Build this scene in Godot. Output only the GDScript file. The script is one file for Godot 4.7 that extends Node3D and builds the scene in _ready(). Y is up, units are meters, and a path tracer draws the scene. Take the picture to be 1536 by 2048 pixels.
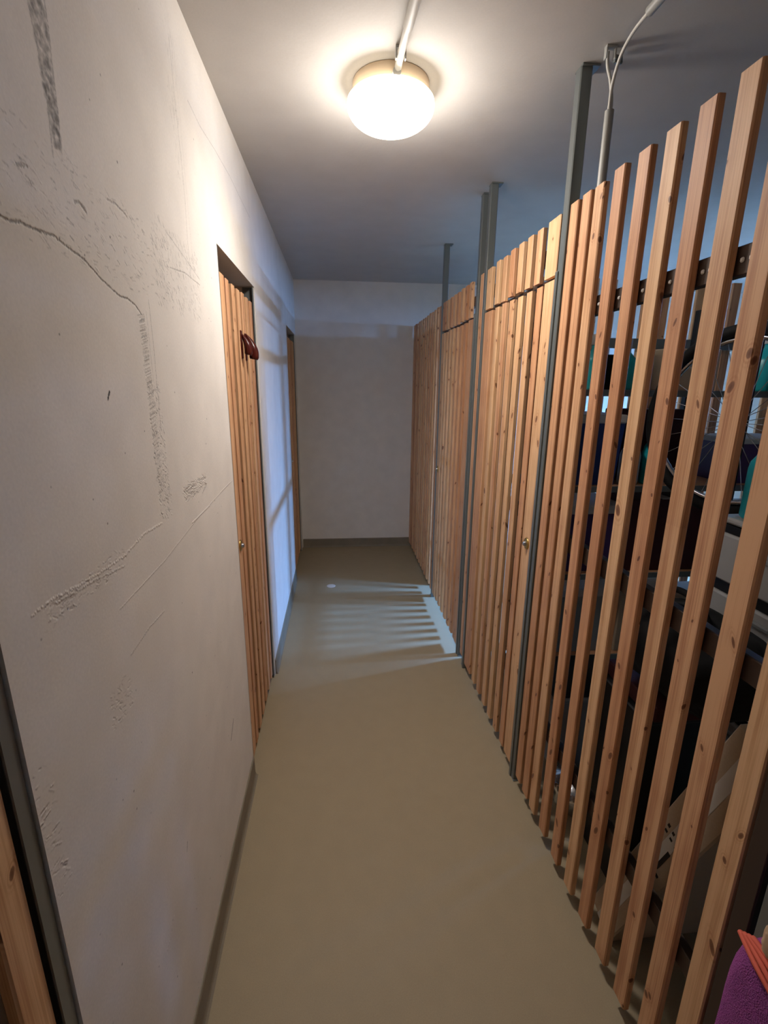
extends Node3D

# A cellar corridor: plastered wall with slatted doors on one side, slatted storage compartments on the other.
const XL := -0.38      # face of the plastered wall
const XF := 0.72       # front of the slatted fence
const HC := 2.53       # ceiling
const ZF := -4.72      # far wall
const XR := 4.2        # outer wall with the window
const ZN := 1.7        # wall behind the camera
const FT := 2.159      # top of the fence
const FB := 0.044      # bottom of the fence
const BW := 0.0495     # batten width
const BD := 0.0175     # batten depth

var M := {}
var rng := RandomNumberGenerator.new()
var batten_meshes := {}
var used := {}

func _ready() -> void:
	rng.seed = 4711
	setup_view()
	make_materials()
	build_shell()
	build_left_doors()
	build_fence()
	build_lamp()
	build_conduits()
	build_compartment()
	build_corridor_things()

# ------------------------------------------------------------------ view and light
func setup_view() -> void:
	var cam := Camera3D.new()
	cam.name = "camera"
	cam.fov = 94.0
	cam.near = 0.02
	cam.far = 60.0
	add_child(cam)
	cam.position = Vector3(0, 1.62, 0)
	cam.basis = Basis.from_euler(Vector3(-0.259004, -0.096671, 0.01053), EULER_ORDER_YXZ)
	cam.current = true
	var e := Environment.new()
	e.background_mode = Environment.BG_SKY
	var sky := Sky.new()
	var sm := ProceduralSkyMaterial.new()
	sm.sky_top_color = Color(0.42, 0.60, 0.90)
	sm.sky_horizon_color = Color(0.72, 0.82, 0.95)
	sm.ground_bottom_color = Color(0.30, 0.30, 0.30)
	sm.ground_horizon_color = Color(0.55, 0.58, 0.60)
	sm.energy_multiplier = 1.0
	sky.sky_material = sm
	e.sky = sky
	e.tonemap_mode = Environment.TONE_MAPPER_LINEAR
	e.tonemap_exposure = 1.05
	e.sdfgi_enabled = true
	e.ssao_enabled = true
	e.ssil_enabled = true
	var we := WorldEnvironment.new()
	we.name = "environment"
	we.environment = e
	add_child(we)
	# daylight of the sky, entering through the cellar window
	var a := AreaLight3D.new()
	a.name = "window_daylight"
	a.area_size = Vector2(1.15, 0.66)
	a.area_normalize_energy = true
	a.light_color = Color(0.46, 0.69, 1.0)
	a.light_energy = 225.0
	a.shadow_enabled = true
	add_child(a)
	a.position = Vector3(XR + 0.75, 2.30, -3.10)
	a.basis = Basis.looking_at(Vector3(-0.9, -0.43, 0), Vector3.UP)

# ------------------------------------------------------------------ materials
func mat(called: String, color: Color, rough := 0.8, metal := 0.0) -> StandardMaterial3D:
	var m := StandardMaterial3D.new()
	m.resource_name = called
	m.albedo_color = color
	m.roughness = rough
	m.metallic = metal
	M[called] = m
	return m

func noise(s: int, f: float, oct := 4) -> FastNoiseLite:
	var n := FastNoiseLite.new()
	n.seed = s
	n.frequency = f
	n.noise_type = FastNoiseLite.TYPE_SIMPLEX_SMOOTH
	n.fractal_octaves = oct
	return n

func noise_bytes(s: int, f: float, oct: int, w: int, h: int, nw := 0, nh := 0) -> PackedByteArray:
	var im := noise(s, f, oct).get_seamless_image(nw if nw else w, nh if nh else h, false, false, 0.12, true)
	im.convert(Image.FORMAT_L8)
	if nw:
		im.resize(w, h, Image.INTERPOLATE_CUBIC)
	return im.get_data()

func speckled(called: String, base: Color, size: int, coarse: float, fine: float, seed_: int) -> ImageTexture:
	var a := noise_bytes(seed_, 0.012, 4, size, size)
	var b := noise_bytes(seed_ + 1, 0.35, 2, size, size)
	var out := PackedByteArray()
	out.resize(size * size * 3)
	var r := base.r * 255.0
	var g := base.g * 255.0
	var bl := base.b * 255.0
	for i in size * size:
		var k := 1.0 + coarse * (a[i] - 128) / 128.0 + fine * (b[i] - 128) / 128.0
		out[i * 3] = int(clampf(r * k, 0, 255))
		out[i * 3 + 1] = int(clampf(g * k, 0, 255))
		out[i * 3 + 2] = int(clampf(bl * k, 0, 255))
	return ImageTexture.create_from_image(Image.create_from_data(size, size, false, Image.FORMAT_RGB8, out))

func wood_texture(n: int, light: Color, dark: Color) -> ImageTexture:
	var w := 256
	var h := 2048
	var fine := noise_bytes(100 + n, 0.16, 3, w, h, 256, 48)
	var broad := noise_bytes(200 + n, 0.018, 2, w, h, 256, 24)
	var blotch := noise_bytes(300 + n, 0.02, 3, w, h, 64, 512)
	var r := RandomNumberGenerator.new()
	r.seed = 900 + n
	var buf := PackedByteArray()
	buf.resize(w * h * 3)
	for i in w * h:
		var t := clampf(0.30 + 0.55 * (fine[i] - 128) / 128.0 + 0.50 * (broad[i] - 128) / 128.0 + 0.25 * (blotch[i] - 128) / 128.0, 0, 1)
		var c := light.lerp(dark, t)
		buf[i * 3] = int(c.r * 255.0)
		buf[i * 3 + 1] = int(c.g * 255.0)
		buf[i * 3 + 2] = int(c.b * 255.0)
	# knots: dark hearts with a paler, reddish ring of bent grain
	for k in 24:
		var cx := r.randf_range(4, 250)
		var cy := r.randf_range(20, h - 20)
		var rad := r.randf_range(2.5, 8.5) * (1.7 if k < 6 else 1.0)
		var slant := r.randf_range(-0.9, 0.9)
		var core := Color(0.36, 0.20, 0.11)
		var y0 := int(cy - rad * 4)
		var y1 := int(cy + rad * 4)
		for y in range(maxi(y0, 0), mini(y1, h)):
			for x in range(int(cx - rad * 4), int(cx + rad * 4)):
				var xx := posmod(x, w)
				var dx := (x - cx) / rad
				var dy := (y - cy) / (rad * 0.85) - dx * slant
				var d := sqrt(dx * dx * 0.75 + dy * dy)
				if d > 3.2:
					continue
				var o := (y * w + xx) * 3
				var c := Color(buf[o] / 255.0, buf[o + 1] / 255.0, buf[o + 2] / 255.0)
				if d < 1.0:
					c = c.lerp(core, 0.85 - 0.25 * d)
				else:
					var ring := (0.5 + 0.5 * cos(d * 7.0)) * (3.2 - d) / 2.2
					c = c.lerp(Color(0.62, 0.38, 0.23), 0.38 * ring)
				buf[o] = int(c.r * 255.0)
				buf[o + 1] = int(c.g * 255.0)
				buf[o + 2] = int(c.b * 255.0)
	return ImageTexture.create_from_image(Image.create_from_data(w, h, false, Image.FORMAT_RGB8, buf))

var wall_albedo: Image
var wall_height: Image
const WT := 2048
const WZ0 := -2.5     # the worked wall texture runs from z = -2.5 to 0, over the full height

func wpx(z: float, y: float) -> Vector2:
	return Vector2((z - WZ0) / 2.5 * WT, (1.0 - y / HC) * WT)

func stroke(pts: Array, width_mm: float, dark: float, tall: float, wobble: float, rr: RandomNumberGenerator) -> void:
	# a crack (tall < 0), a ridge of filler (tall > 0) or a rubbed line along a polyline of (z, y) points
	for i in pts.size() - 1:
		var a := wpx(pts[i][0], pts[i][1])
		var b := wpx(pts[i + 1][0], pts[i + 1][1])
		var steps := int(a.distance_to(b)) + 1
		for s in steps:
			var p := a.lerp(b, float(s) / steps) + Vector2(rr.randf_range(-1, 1), rr.randf_range(-1, 1)) * wobble
			var rad := width_mm * 0.8 * rr.randf_range(0.55, 1.25) * 0.5
			dab(p, rad, dark * rr.randf_range(0.5, 1.0), tall * rr.randf_range(0.4, 1.0))

func dab(p: Vector2, rad: float, dark: float, tall: float) -> void:
	var r := int(ceil(rad)) + 1
	for y in range(int(p.y) - r, int(p.y) + r + 1):
		if y < 0 or y >= WT:
			continue
		for x in range(int(p.x) - r, int(p.x) + r + 1):
			if x < 0 or x >= WT:
				continue
			var k := clampf(rad + 0.7 - Vector2(x, y).distance_to(p), 0, 1)
			if k <= 0.0:
				continue
			if dark != 0.0:
				var c := wall_albedo.get_pixel(x, y)
				wall_albedo.set_pixel(x, y, Color(c.r * (1.0 - dark * k), c.g * (1.0 - dark * k), c.b * (1.0 - dark * k)))
			if tall != 0.0:
				var hh := wall_height.get_pixel(x, y).r
				wall_height.set_pixel(x, y, Color(clampf(hh + tall * k, 0, 1), 0, 0))

func scuffs(z0: float, z1: float, y0: float, y1: float, count: int, length: float, angle: float, dark: float, tall: float, rr: RandomNumberGenerator) -> void:
	for i in count:
		var z := rr.randf_range(z0, z1)
		var y := rr.randf_range(y0, y1)
		var a := angle + rr.randf_range(-0.5, 0.5)
		var l := length * rr.randf_range(0.3, 1.0)
		stroke([[z, y], [z + cos(a) * l, y + sin(a) * l]], rr.randf_range(0.8, 2.4), dark * rr.randf(), tall * rr.randf_range(-1, 1), 0.6, rr)

func make_wall_texture() -> void:
	var rr := RandomNumberGenerator.new()
	rr.seed = 77
	wall_albedo = speckled("wall", Color(0.885, 0.865, 0.835), 1024, 0.025, 0.02, 31).get_image()
	wall_albedo.resize(WT, WT, Image.INTERPOLATE_CUBIC)
	var a := noise_bytes(51, 0.010, 5, WT, WT)
	var f := noise_bytes(52, 0.22, 2, WT, WT)
	var hb := PackedByteArray()
	hb.resize(WT * WT)
	for i in WT * WT:
		hb[i] = clampi(int(128 + (a[i] - 128) * 0.16 + (f[i] - 128) * 0.045), 0, 255)
	wall_height = Image.create_from_data(WT, WT, false, Image.FORMAT_L8, hb)
	# the open joint under the scraped course of plaster
	stroke([[-0.40, 1.812], [-0.52, 1.80], [-0.651, 1.804], [-0.667, 1.802], [-0.688, 1.808], [-0.702, 1.807], [-0.729, 1.809], [-0.761, 1.812], [-0.787, 1.807], [-0.82, 1.803], [-0.84, 1.800], [-0.883, 1.784], [-0.908, 1.778], [-0.952, 1.768], [-0.984, 1.769], [-1.016, 1.763], [-1.043, 1.750]], 2.6, 0.22, -0.5, 0.9, rr)
	# step at the upright joint, combed by a trowel
	for k in 150:
		var y := lerpf(1.748, 1.385, k / 149.0)
		var z := -1.047 + rr.randf_range(-0.004, 0.004)
		var fade := 1.0 - k / 190.0
		stroke([[z - 0.012, y + 0.004], [z + 0.012 + rr.randf() * 0.010, y - 0.002]], rr.randf_range(1.0, 2.6), 0.20 * fade * rr.randf(), rr.randf_range(-0.32, 0.26) * fade, 0.8, rr)
	stroke([[-1.089, 1.783], [-1.090, 1.687], [-1.085, 1.606], [-1.080, 1.52]], 1.8, 0.12, -0.25, 0.5, rr)
	stroke([[-1.072, 1.76], [-1.070, 1.62]], 1.4, 0.10, 0.2, 0.5, rr)
	scuffs(-1.10, -1.03, 1.33, 1.62, 420, 0.012, 0.6, 0.16, 0.22, rr)
	# upright hairline and the line running off towards the doors
	stroke([[-1.40, 2.40], [-1.403, 2.376], [-1.407, 2.3], [-1.414, 2.199], [-1.422, 2.072], [-1.413, 1.978], [-1.414, 1.883]], 2.0, 0.10, -0.22, 0.5, rr)
	stroke([[-1.436, 2.42], [-1.44, 2.2], [-1.45, 1.9]], 3.0, 0.02, 0.10, 1.2, rr)
	stroke([[-1.526, 2.337], [-1.641, 2.330], [-1.82, 2.344], [-2.047, 2.352], [-2.452, 2.340]], 1.8, 0.14, -0.22, 0.4, rr)
	scuffs(-1.43, -1.36, 2.1, 2.45, 90, 0.03, 1.5, 0.08, 0.14, rr)
	# patch of rough filler between the joints
	scuffs(-1.50, -1.15, 1.78, 1.96, 520, 0.016, 0.9, 0.14, 0.22, rr)
	scuffs(-1.25, -0.62, 1.79, 1.93, 380, 0.018, 0.2, 0.12, 0.16, rr)
	stroke([[-1.248, 1.878], [-1.36, 1.89], [-1.501, 1.887]], 1.8, 0.18, -0.25, 0.8, rr)
	stroke([[-1.238, 1.952], [-1.36, 1.93], [-1.505, 1.901]], 1.6, 0.16, -0.2, 0.8, rr)
	stroke([[-0.831, 1.876], [-0.848, 1.880], [-0.866, 1.872]], 4.0, 0.10, -0.35, 1.2, rr)
	stroke([[-0.944, 1.917], [-0.985, 1.921], [-1.029, 1.914]], 3.0, 0.10, -0.35, 1.2, rr)
	stroke([[-0.700, 1.873], [-0.723, 1.879]], 4.0, 0.10, -0.35, 1.2, rr)
	# dirty run of damp from the ceiling
	for k in 1700:
		var t := rr.randf()
		var y := lerpf(2.46, 1.93, t)
		var half := lerpf(0.040, 0.010, t)
		var z := lerpf(-0.80, -0.806, t) + rr.randf_range(-half, half)
		dab(wpx(z, y), rr.randf_range(1.0, 4.2), rr.randf_range(0.02, 0.10), rr.randf_range(-0.05, 0.03))
	stroke([[-0.828, 2.30], [-0.826, 2.08], [-0.821, 1.99], [-0.815, 1.94]], 3.0, 0.10, 0.0, 1.0, rr)
	stroke([[-0.770, 2.20], [-0.782, 2.09], [-0.792, 2.03]], 4.0, 0.08, 0.0, 1.2, rr)
	stroke([[-0.797, 2.0], [-0.790, 1.915]], 3.0, 0.10, 0.0, 0.8, rr)
	# ridges of filler along the lower course
	stroke([[-0.577, 1.342], [-0.592, 1.341], [-0.626, 1.342], [-0.675, 1.335], [-0.748, 1.328], [-0.84, 1.324], [-0.935, 1.336], [-1.03, 1.329]], 2.8, -0.02, 0.22, 1.6, rr)
	stroke([[-0.624, 1.335], [-0.673, 1.328], [-0.715, 1.325], [-0.835, 1.307]], 2.4, 0.05, 0.2, 1.2, rr)
	scuffs(-0.85, -0.60, 1.305, 1.34, 130, 0.014, 0.2, 0.05, 0.2, rr)
	stroke([[-0.795, 1.242], [-1.02, 1.247], [-1.304, 1.272], [-1.688, 1.286]], 1.8, 0.04, 0.22, 0.5, rr)
	stroke([[-1.233, 1.271], [-1.411, 1.273]], 2.6, 0.0, 0.28, 0.6, rr)
	stroke([[-1.539, 1.283], [-1.73, 1.286]], 2.2, 0.0, 0.22, 0.6, rr)
	scuffs(-1.40, -1.21, 1.335, 1.372, 180, 0.035, 0.1, 0.12, 0.3, rr)
	stroke([[-0.81, 1.143], [-0.90, 1.150], [-0.988, 1.144]], 2.2, 0.06, 0.2, 1.0, rr)
	scuffs(-0.80, -0.72, 1.05, 1.12, 90, 0.014, 0.4, 0.06, 0.2, rr)
	# knocks and scratches
	stroke([[-1.477, 0.484], [-1.449, 0.461], [-1.421, 0.439]], 3.4, 0.55, -0.3, 0.4, rr)
	stroke([[-0.864, 1.606], [-0.858, 1.598], [-0.854, 1.592]], 3.6, 0.5, -0.3, 0.6, rr)
	stroke([[-1.147, 0.658], [-1.07, 0.662], [-0.997, 0.657], [-0.905, 0.608]], 2.0, -0.02, 0.2, 0.8, rr)
	stroke([[-0.84, 0.47], [-0.815, 0.452], [-0.788, 0.445]], 2.6, -0.02, 0.25, 0.6, rr)
	stroke([[-0.96, 0.54], [-0.95, 0.52]], 2.4, 0.3, -0.2, 0.3, rr)
	scuffs(-0.56, -0.52, 0.95, 1.15, 60, 0.016, 0.4, 0.05, 0.3, rr)
	for k in 90:
		dab(wpx(rr.randf_range(-1.7, -0.53), rr.randf_range(0.1, 2.4)), rr.randf_range(0.6, 1.5), rr.randf_range(0.1, 0.5), -0.1)
	var m := mat("plaster_worked", Color.WHITE, 0.88)
	m.albedo_texture = ImageTexture.create_from_image(wall_albedo)
	m.heightmap_enabled = true
	m.heightmap_texture = ImageTexture.create_from_image(wall_height)
	m.heightmap_scale = 0.22
	m.texture_repeat = true

func make_materials() -> void:
	make_wall_texture()
	var ph := NoiseTexture2D.new()
	ph.width = 1024
	ph.height = 1024
	ph.seamless = true
	ph.noise = noise(61, 0.05, 5)
	var p := mat("plaster", Color.WHITE, 0.88)
	p.albedo_texture = speckled("plaster", Color(0.885, 0.865, 0.835), 512, 0.02, 0.015, 41)
	p.uv1_triplanar = true
	p.uv1_world_triplanar = true
	p.uv1_scale = Vector3(0.9, 0.9, 0.9)
	p.heightmap_enabled = true
	p.heightmap_texture = ph
	p.heightmap_scale = 0.03
	var c := mat("ceiling_paint", Color.WHITE, 0.9)
	c.albedo_texture = speckled("ceiling", Color(0.80, 0.785, 0.765), 512, 0.015, 0.012, 43)
	c.uv1_triplanar = true
	c.uv1_world_triplanar = true
	c.uv1_scale = Vector3(0.8, 0.8, 0.8)
	c.heightmap_enabled = true
	c.heightmap_texture = ph
	c.heightmap_scale = 0.018
	var f := mat("floor_coating", Color.WHITE, 0.62)
	f.albedo_texture = speckled("floor", Color(0.61, 0.55, 0.44), 1024, 0.014, 0.045, 45)
	f.uv1_triplanar = true
	f.uv1_world_triplanar = true
	f.uv1_scale = Vector3(0.75, 0.75, 0.75)
	f.heightmap_enabled = true
	f.heightmap_texture = ph
	f.heightmap_scale = 0.015
	var b := mat("plinth_paint", Color.WHITE, 0.6)
	b.albedo_texture = speckled("plinth", Color(0.50, 0.46, 0.39), 256, 0.05, 0.05, 47)
	b.uv1_triplanar = true
	b.uv1_world_triplanar = true
	b.uv1_scale = Vector3(2, 2, 2)
	var tones := [[Color(0.86, 0.685, 0.515), Color(0.72, 0.515, 0.36)], [Color(0.83, 0.635, 0.47), Color(0.68, 0.465, 0.32)], [Color(0.88, 0.715, 0.54), Color(0.75, 0.555, 0.39)], [Color(0.82, 0.615, 0.45), Color(0.68, 0.465, 0.32)], [Color(0.85, 0.665, 0.50), Color(0.70, 0.485, 0.34)]]
	for i in tones.size():
		var w := mat("pine_%d" % i, Color.WHITE, 0.58)
		w.albedo_texture = wood_texture(i, tones[i][0], tones[i][1])
	mat("rail_steel", Color(0.27, 0.22, 0.19), 0.5, 0.4)
	mat("galvanised_steel", Color(0.46, 0.48, 0.475), 0.36, 0.4)
	mat("brass", Color(0.80, 0.68, 0.42), 0.28, 1.0)
	mat("screw_zinc", Color(0.88, 0.88, 0.86), 0.3, 0.2)
	mat("chrome", Color(0.80, 0.81, 0.83), 0.16, 1.0)
	mat("conduit_plastic", Color(0.80, 0.79, 0.76), 0.5)
	mat("conduit_grey", Color(0.66, 0.66, 0.64), 0.45)
	mat("lamp_base_plastic", Color(0.95, 0.86, 0.74), 0.5)
	var g := mat("lamp_glass", Color(0.95, 0.94, 0.90), 0.25)
	g.emission_enabled = true
	g.emission = Color(1.0, 0.955, 0.87)
	g.emission_energy_multiplier = 3.2
	mat("mahogany_lacquer", Color(0.26, 0.075, 0.055), 0.2)
	mat("black_plastic", Color(0.05, 0.05, 0.055), 0.45)
	mat("black_cloth", Color(0.045, 0.045, 0.05), 0.9)
	mat("white_plastic", Color(0.80, 0.80, 0.79), 0.45)
	mat("grey_plastic", Color(0.62, 0.64, 0.64), 0.5)
	mat("teal_plastic", Color(0.16, 0.74, 0.78), 0.3)
	mat("red_plastic", Color(0.62, 0.08, 0.12), 0.4)
	mat("blue_plastic", Color(0.16, 0.26, 0.52), 0.4)
	mat("purple_plastic", Color(0.30, 0.20, 0.42), 0.4)
	mat("green_plastic", Color(0.20, 0.36, 0.22), 0.45)
	mat("maroon_card", Color(0.26, 0.06, 0.08), 0.7)
	mat("white_card", Color(0.84, 0.83, 0.80), 0.8)
	mat("rubber", Color(0.04, 0.04, 0.04), 0.75)
	mat("paint_white", Color(0.80, 0.77, 0.73), 0.7)
	mat("cream_cloth", Color(0.78, 0.66, 0.54), 0.9)
	var k := mat("cardboard", Color(0.74, 0.66, 0.56), 0.9)
	k.albedo_texture = speckled("card", Color(0.98, 0.98, 0.98), 256, 0.02, 0.03, 53)
	k.uv1_triplanar = true
	k.uv1_scale = Vector3(2, 2, 2)
	mat("print_ink", Color(0.16, 0.14, 0.13), 0.9)
	var v := mat("purple_plush", Color(0.70, 0.29, 0.67), 0.95)
	v.albedo_texture = speckled("plush", Color(0.9, 0.9, 0.9), 512, 0.12, 0.28, 57)
	v.uv1_triplanar = true
	v.uv1_scale = Vector3(6, 6, 6)
	v.heightmap_enabled = true
	v.heightmap_texture = ph
	v.heightmap_scale = 0.6
	v.rim_enabled = true
	v.rim = 0.8
	v.rim_tint = 0.6
	mat("coral_ribbon", Color(0.82, 0.38, 0.30), 0.75)
	var w2 := mat("window_glass", Color(0.9, 0.95, 1.0, 0.06), 0.05)
	w2.transparency = BaseMaterial3D.TRANSPARENCY_ALPHA
	mat("white_frame", Color(0.85, 0.85, 0.84), 0.5)

# ------------------------------------------------------------------ node helpers
func numbered(called: String) -> String:
	used[called] = used.get(called, -1) + 1
	return called if used[called] == 0 else "%s_%03d" % [called, used[called]]

func tag(o: Node3D, label: String, category: String, group := "", kind := "") -> Node3D:
	if label:
		o.set_meta("label", label)
	if category:
		o.set_meta("category", category)
	if group:
		o.set_meta("group", group)
	if kind:
		o.set_meta("kind", kind)
	return o

func thing(called: String, at: Vector3, label: String, category: String, group := "", kind := "") -> Node3D:
	var o := Node3D.new()
	o.name = called if kind == "structure" else numbered(called)
	add_child(o)
	o.position = at
	return tag(o, label, category, group, kind)

func part(parent: Node3D, called: String, mesh: Mesh, material: Material, at := Vector3.ZERO, turn := Vector3.ZERO) -> MeshInstance3D:
	var o := MeshInstance3D.new()
	o.name = called
	o.mesh = mesh
	o.material_override = material
	parent.add_child(o, true)
	o.position = at
	o.rotation = turn
	return o

func solid(called: String, mesh: Mesh, material: Material, at: Vector3, label: String, category: String, group := "", turn := Vector3.ZERO) -> MeshInstance3D:
	var o := MeshInstance3D.new()
	o.name = numbered(called)
	o.mesh = mesh
	o.material_override = material
	add_child(o)
	o.position = at
	o.rotation = turn
	tag(o, label, category, group)
	return o

func struct(called: String, mesh: Mesh, material: Material, label := "", category := "") -> MeshInstance3D:
	var o := MeshInstance3D.new()
	o.name = called
	o.mesh = mesh
	if material:
		o.material_override = material
	add_child(o)
	tag(o, label, category, "", "structure")
	return o

# ------------------------------------------------------------------ shapes
func quad(st: SurfaceTool, a: Vector3, b: Vector3, c: Vector3, d: Vector3, uvs := []) -> void:
	# a, b, c, d seen clockwise from the front
	var n := (c - a).cross(b - a).normalized()
	var p := [a, b, c, d]
	for i in [0, 1, 2, 0, 2, 3]:
		st.set_normal(n)
		if uvs.size():
			st.set_uv(uvs[i])
		st.add_vertex(p[i])

func tri(st: SurfaceTool, a: Vector3, b: Vector3, c: Vector3) -> void:
	var n := (c - a).cross(b - a).normalized()
	for p in [a, b, c]:
		st.set_normal(n)
		st.add_vertex(p)

func start() -> SurfaceTool:
	var st := SurfaceTool.new()
	st.begin(Mesh.PRIMITIVE_TRIANGLES)
	return st

func box_into(st: SurfaceTool, lo: Vector3, hi: Vector3) -> void:
	var v := func(i: int) -> Vector3: return Vector3(hi.x if i & 1 else lo.x, hi.y if i & 2 else lo.y, hi.z if i & 4 else lo.z)
	for f in [[1, 3, 7, 5], [0, 4, 6, 2], [2, 6, 7, 3], [0, 1, 5, 4], [4, 5, 7, 6], [0, 2, 3, 1]]:
		quad(st, v.call(f[3]), v.call(f[2]), v.call(f[1]), v.call(f[0]))

func plain_box(lo: Vector3, hi: Vector3) -> ArrayMesh:
	var st := start()
	box_into(st, lo, hi)
	return st.commit()

func cbox(size: Vector3, ch: float, base := false) -> ArrayMesh:
	# box with all edges chamfered, centred, or standing on its base
	var st := start()
	cbox_into(st, size, ch, Vector3(0, size.y / 2, 0) if base else Vector3.ZERO)
	return st.commit()

func cbox_into(st: SurfaceTool, size: Vector3, ch: float, at: Vector3) -> void:
	var h := size / 2
	ch = minf(ch, minf(h.x, minf(h.y, h.z)) * 0.9)
	# each corner has three vertices, one on each face that meets there
	var v := func(sx: int, sy: int, sz: int, ax: int) -> Vector3:
		var q := Vector3(h.x - ch, h.y - ch, h.z - ch)
		q[ax] = h[ax]
		return at + Vector3(q.x * sx, q.y * sy, q.z * sz)
	for ax in 3:
		var b := (ax + 1) % 3
		var c := (ax + 2) % 3
		for s in [-1, 1]:
			var pts := []
			for k in [[-1, -1], [1, -1], [1, 1], [-1, 1]]:
				var sg := [0, 0, 0]
				sg[ax] = s
				sg[b] = k[0]
				sg[c] = k[1]
				pts.append(v.call(sg[0], sg[1], sg[2], ax))
			if s > 0:
				quad(st, pts[3], pts[2], pts[1], pts[0])
			else:
				quad(st, pts[0], pts[1], pts[2], pts[3])
		# edges along ax
		for sb in [-1, 1]:
			for sc in [-1, 1]:
				var e := []
				for k in [[-1, b], [1, b], [1, c], [-1, c]]:
					var sg := [0, 0, 0]
					sg[ax] = k[0]
					sg[b] = sb
					sg[c] = sc
					e.append(v.call(sg[0], sg[1], sg[2], k[1]))
				if sb * sc > 0:
					quad(st, e[0], e[1], e[2], e[3])
				else:
					quad(st, e[3], e[2], e[1], e[0])
	for sx in [-1, 1]:
		for sy in [-1, 1]:
			for sz in [-1, 1]:
				var a: Vector3 = v.call(sx, sy, sz, 0)
				var b2: Vector3 = v.call(sx, sy, sz, 1)
				var c2: Vector3 = v.call(sx, sy, sz, 2)
				if sx * sy * sz > 0:
					tri(st, a, c2, b2)
				else:
					tri(st, a, b2, c2)

func batten_mesh(length: float, width: float, variant: int) -> ArrayMesh:
	# stands on y = 0; front faces -x at x = 0; width runs along z (centred); arrises rounded off by a small chamfer; the grain follows y
	var key := "%.3f %.3f %d" % [length, width, variant]
	if batten_meshes.has(key):
		return batten_meshes[key]
	var ch := 0.0028
	var hw := width / 2
	var ring := [Vector2(0, -hw + ch), Vector2(0, hw - ch), Vector2(ch, hw), Vector2(BD - ch, hw), Vector2(BD, hw - ch), Vector2(BD, -hw + ch), Vector2(BD - ch, -hw), Vector2(ch, -hw)]
	var st := start()
	var u := 0.0
	var v0 := 0.137 * variant + 0.03
	var v1 := v0 + length / 2.3
	if variant % 2:
		var t := v0
		v0 = v1
		v1 = t
	var u0 := 0.21 * variant
	for i in 8:
		var a: Vector2 = ring[i]
		var b: Vector2 = ring[(i + 1) % 8]
		var du := a.distance_to(b) / 0.155
		quad(st, Vector3(a.x, 0, a.y), Vector3(a.x, length, a.y), Vector3(b.x, length, b.y), Vector3(b.x, 0, b.y), [Vector2(u0 + u, v1), Vector2(u0 + u, v0), Vector2(u0 + u + du, v0), Vector2(u0 + u + du, v1)])
		u += du
	for top in [true, false]:
		var y := length if top else 0.0
		for i in range(1, 7):
			var t3 := [Vector3(ring[0].x, y, ring[0].y), Vector3(ring[i].x, y, ring[i].y), Vector3(ring[i + 1].x, y, ring[i + 1].y)]
			if top:
				t3.reverse()
			var n: Vector3 = Vector3.UP if top else Vector3.DOWN
			for p in t3:
				st.set_normal(n)
				st.set_uv(Vector2(u0 + 0.1 + p.z * 2.0, v0 + p.x * 2.0))
				st.add_vertex(p)
	batten_meshes[key] = st.commit()
	return batten_meshes[key]

func batten(parent: Node3D, z: float, y0: float, y1: float, width := BW, x := 0.0, turn := 0.0, called := "batten") -> MeshInstance3D:
	var jitter := rng.randf_range(-0.0035, 0.0035)
	var o := part(parent, called, batten_mesh(snappedf(y1 - y0, 0.001), width, rng.randi() % 5), M["pine_%d" % (rng.randi() % 5)], Vector3(x + rng.randf_range(0, 0.0012), y0 + jitter, z))
	o.rotation.y = turn
	return o

func lathe(profile: Array, seg := 40, smooth := true) -> ArrayMesh:
	# profile of (radius, y) from top to bottom
	var st := start()
	for i in profile.size() - 1:
		var a: Vector2 = profile[i]
		var b: Vector2 = profile[i + 1]
		for k in seg:
			var t0 := TAU * k / seg
			var t1 := TAU * (k + 1) / seg
			var p := [Vector3(a.x * cos(t0), a.y, a.x * sin(t0)), Vector3(a.x * cos(t1), a.y, a.x * sin(t1)), Vector3(b.x * cos(t1), b.y, b.x * sin(t1)), Vector3(b.x * cos(t0), b.y, b.x * sin(t0))]
			for j in [0, 2, 1, 0, 3, 2]:
				st.set_smooth_group(1 if smooth else -1)
				st.add_vertex(p[j])
	st.index()
	st.generate_normals()
	return st.commit()

func tube_into(st: SurfaceTool, path: Array, radius, seg := 10) -> void:
	var n := path.size()
	var rings := []
	var up := Vector3.UP
	for i in n:
		var d: Vector3 = (path[mini(i + 1, n - 1)] - path[maxi(i - 1, 0)]).normalized()
		var side := d.cross(up)
		if side.length() < 0.05:
			side = d.cross(Vector3.RIGHT)
		side = side.normalized()
		var over := side.cross(d).normalized()
		up = over
		var r: float = radius[i] if radius is Array else radius
		var ring := []
		for k in seg:
			var t := TAU * k / seg
			ring.append(path[i] + (side * cos(t) + over * sin(t)) * r)
		rings.append(ring)
	for i in n - 1:
		for k in seg:
			var a: Vector3 = rings[i][k]
			var b: Vector3 = rings[i][(k + 1) % seg]
			var c: Vector3 = rings[i + 1][(k + 1) % seg]
			var d2: Vector3 = rings[i + 1][k]
			for p in [a, b, c, a, c, d2]:
				st.set_smooth_group(1)
				st.add_vertex(p)
	for k in range(1, seg - 1):
		for p in [rings[0][0], rings[0][k + 1], rings[0][k]]:
			st.set_smooth_group(2)
			st.add_vertex(p)
		for p in [rings[n - 1][0], rings[n - 1][k], rings[n - 1][k + 1]]:
			st.set_smooth_group(3)
			st.add_vertex(p)

func tube(path: Array, radius, seg := 10) -> ArrayMesh:
	var st := start()
	tube_into(st, path, radius, seg)
	st.index()
	st.generate_normals()
	return st.commit()

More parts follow.
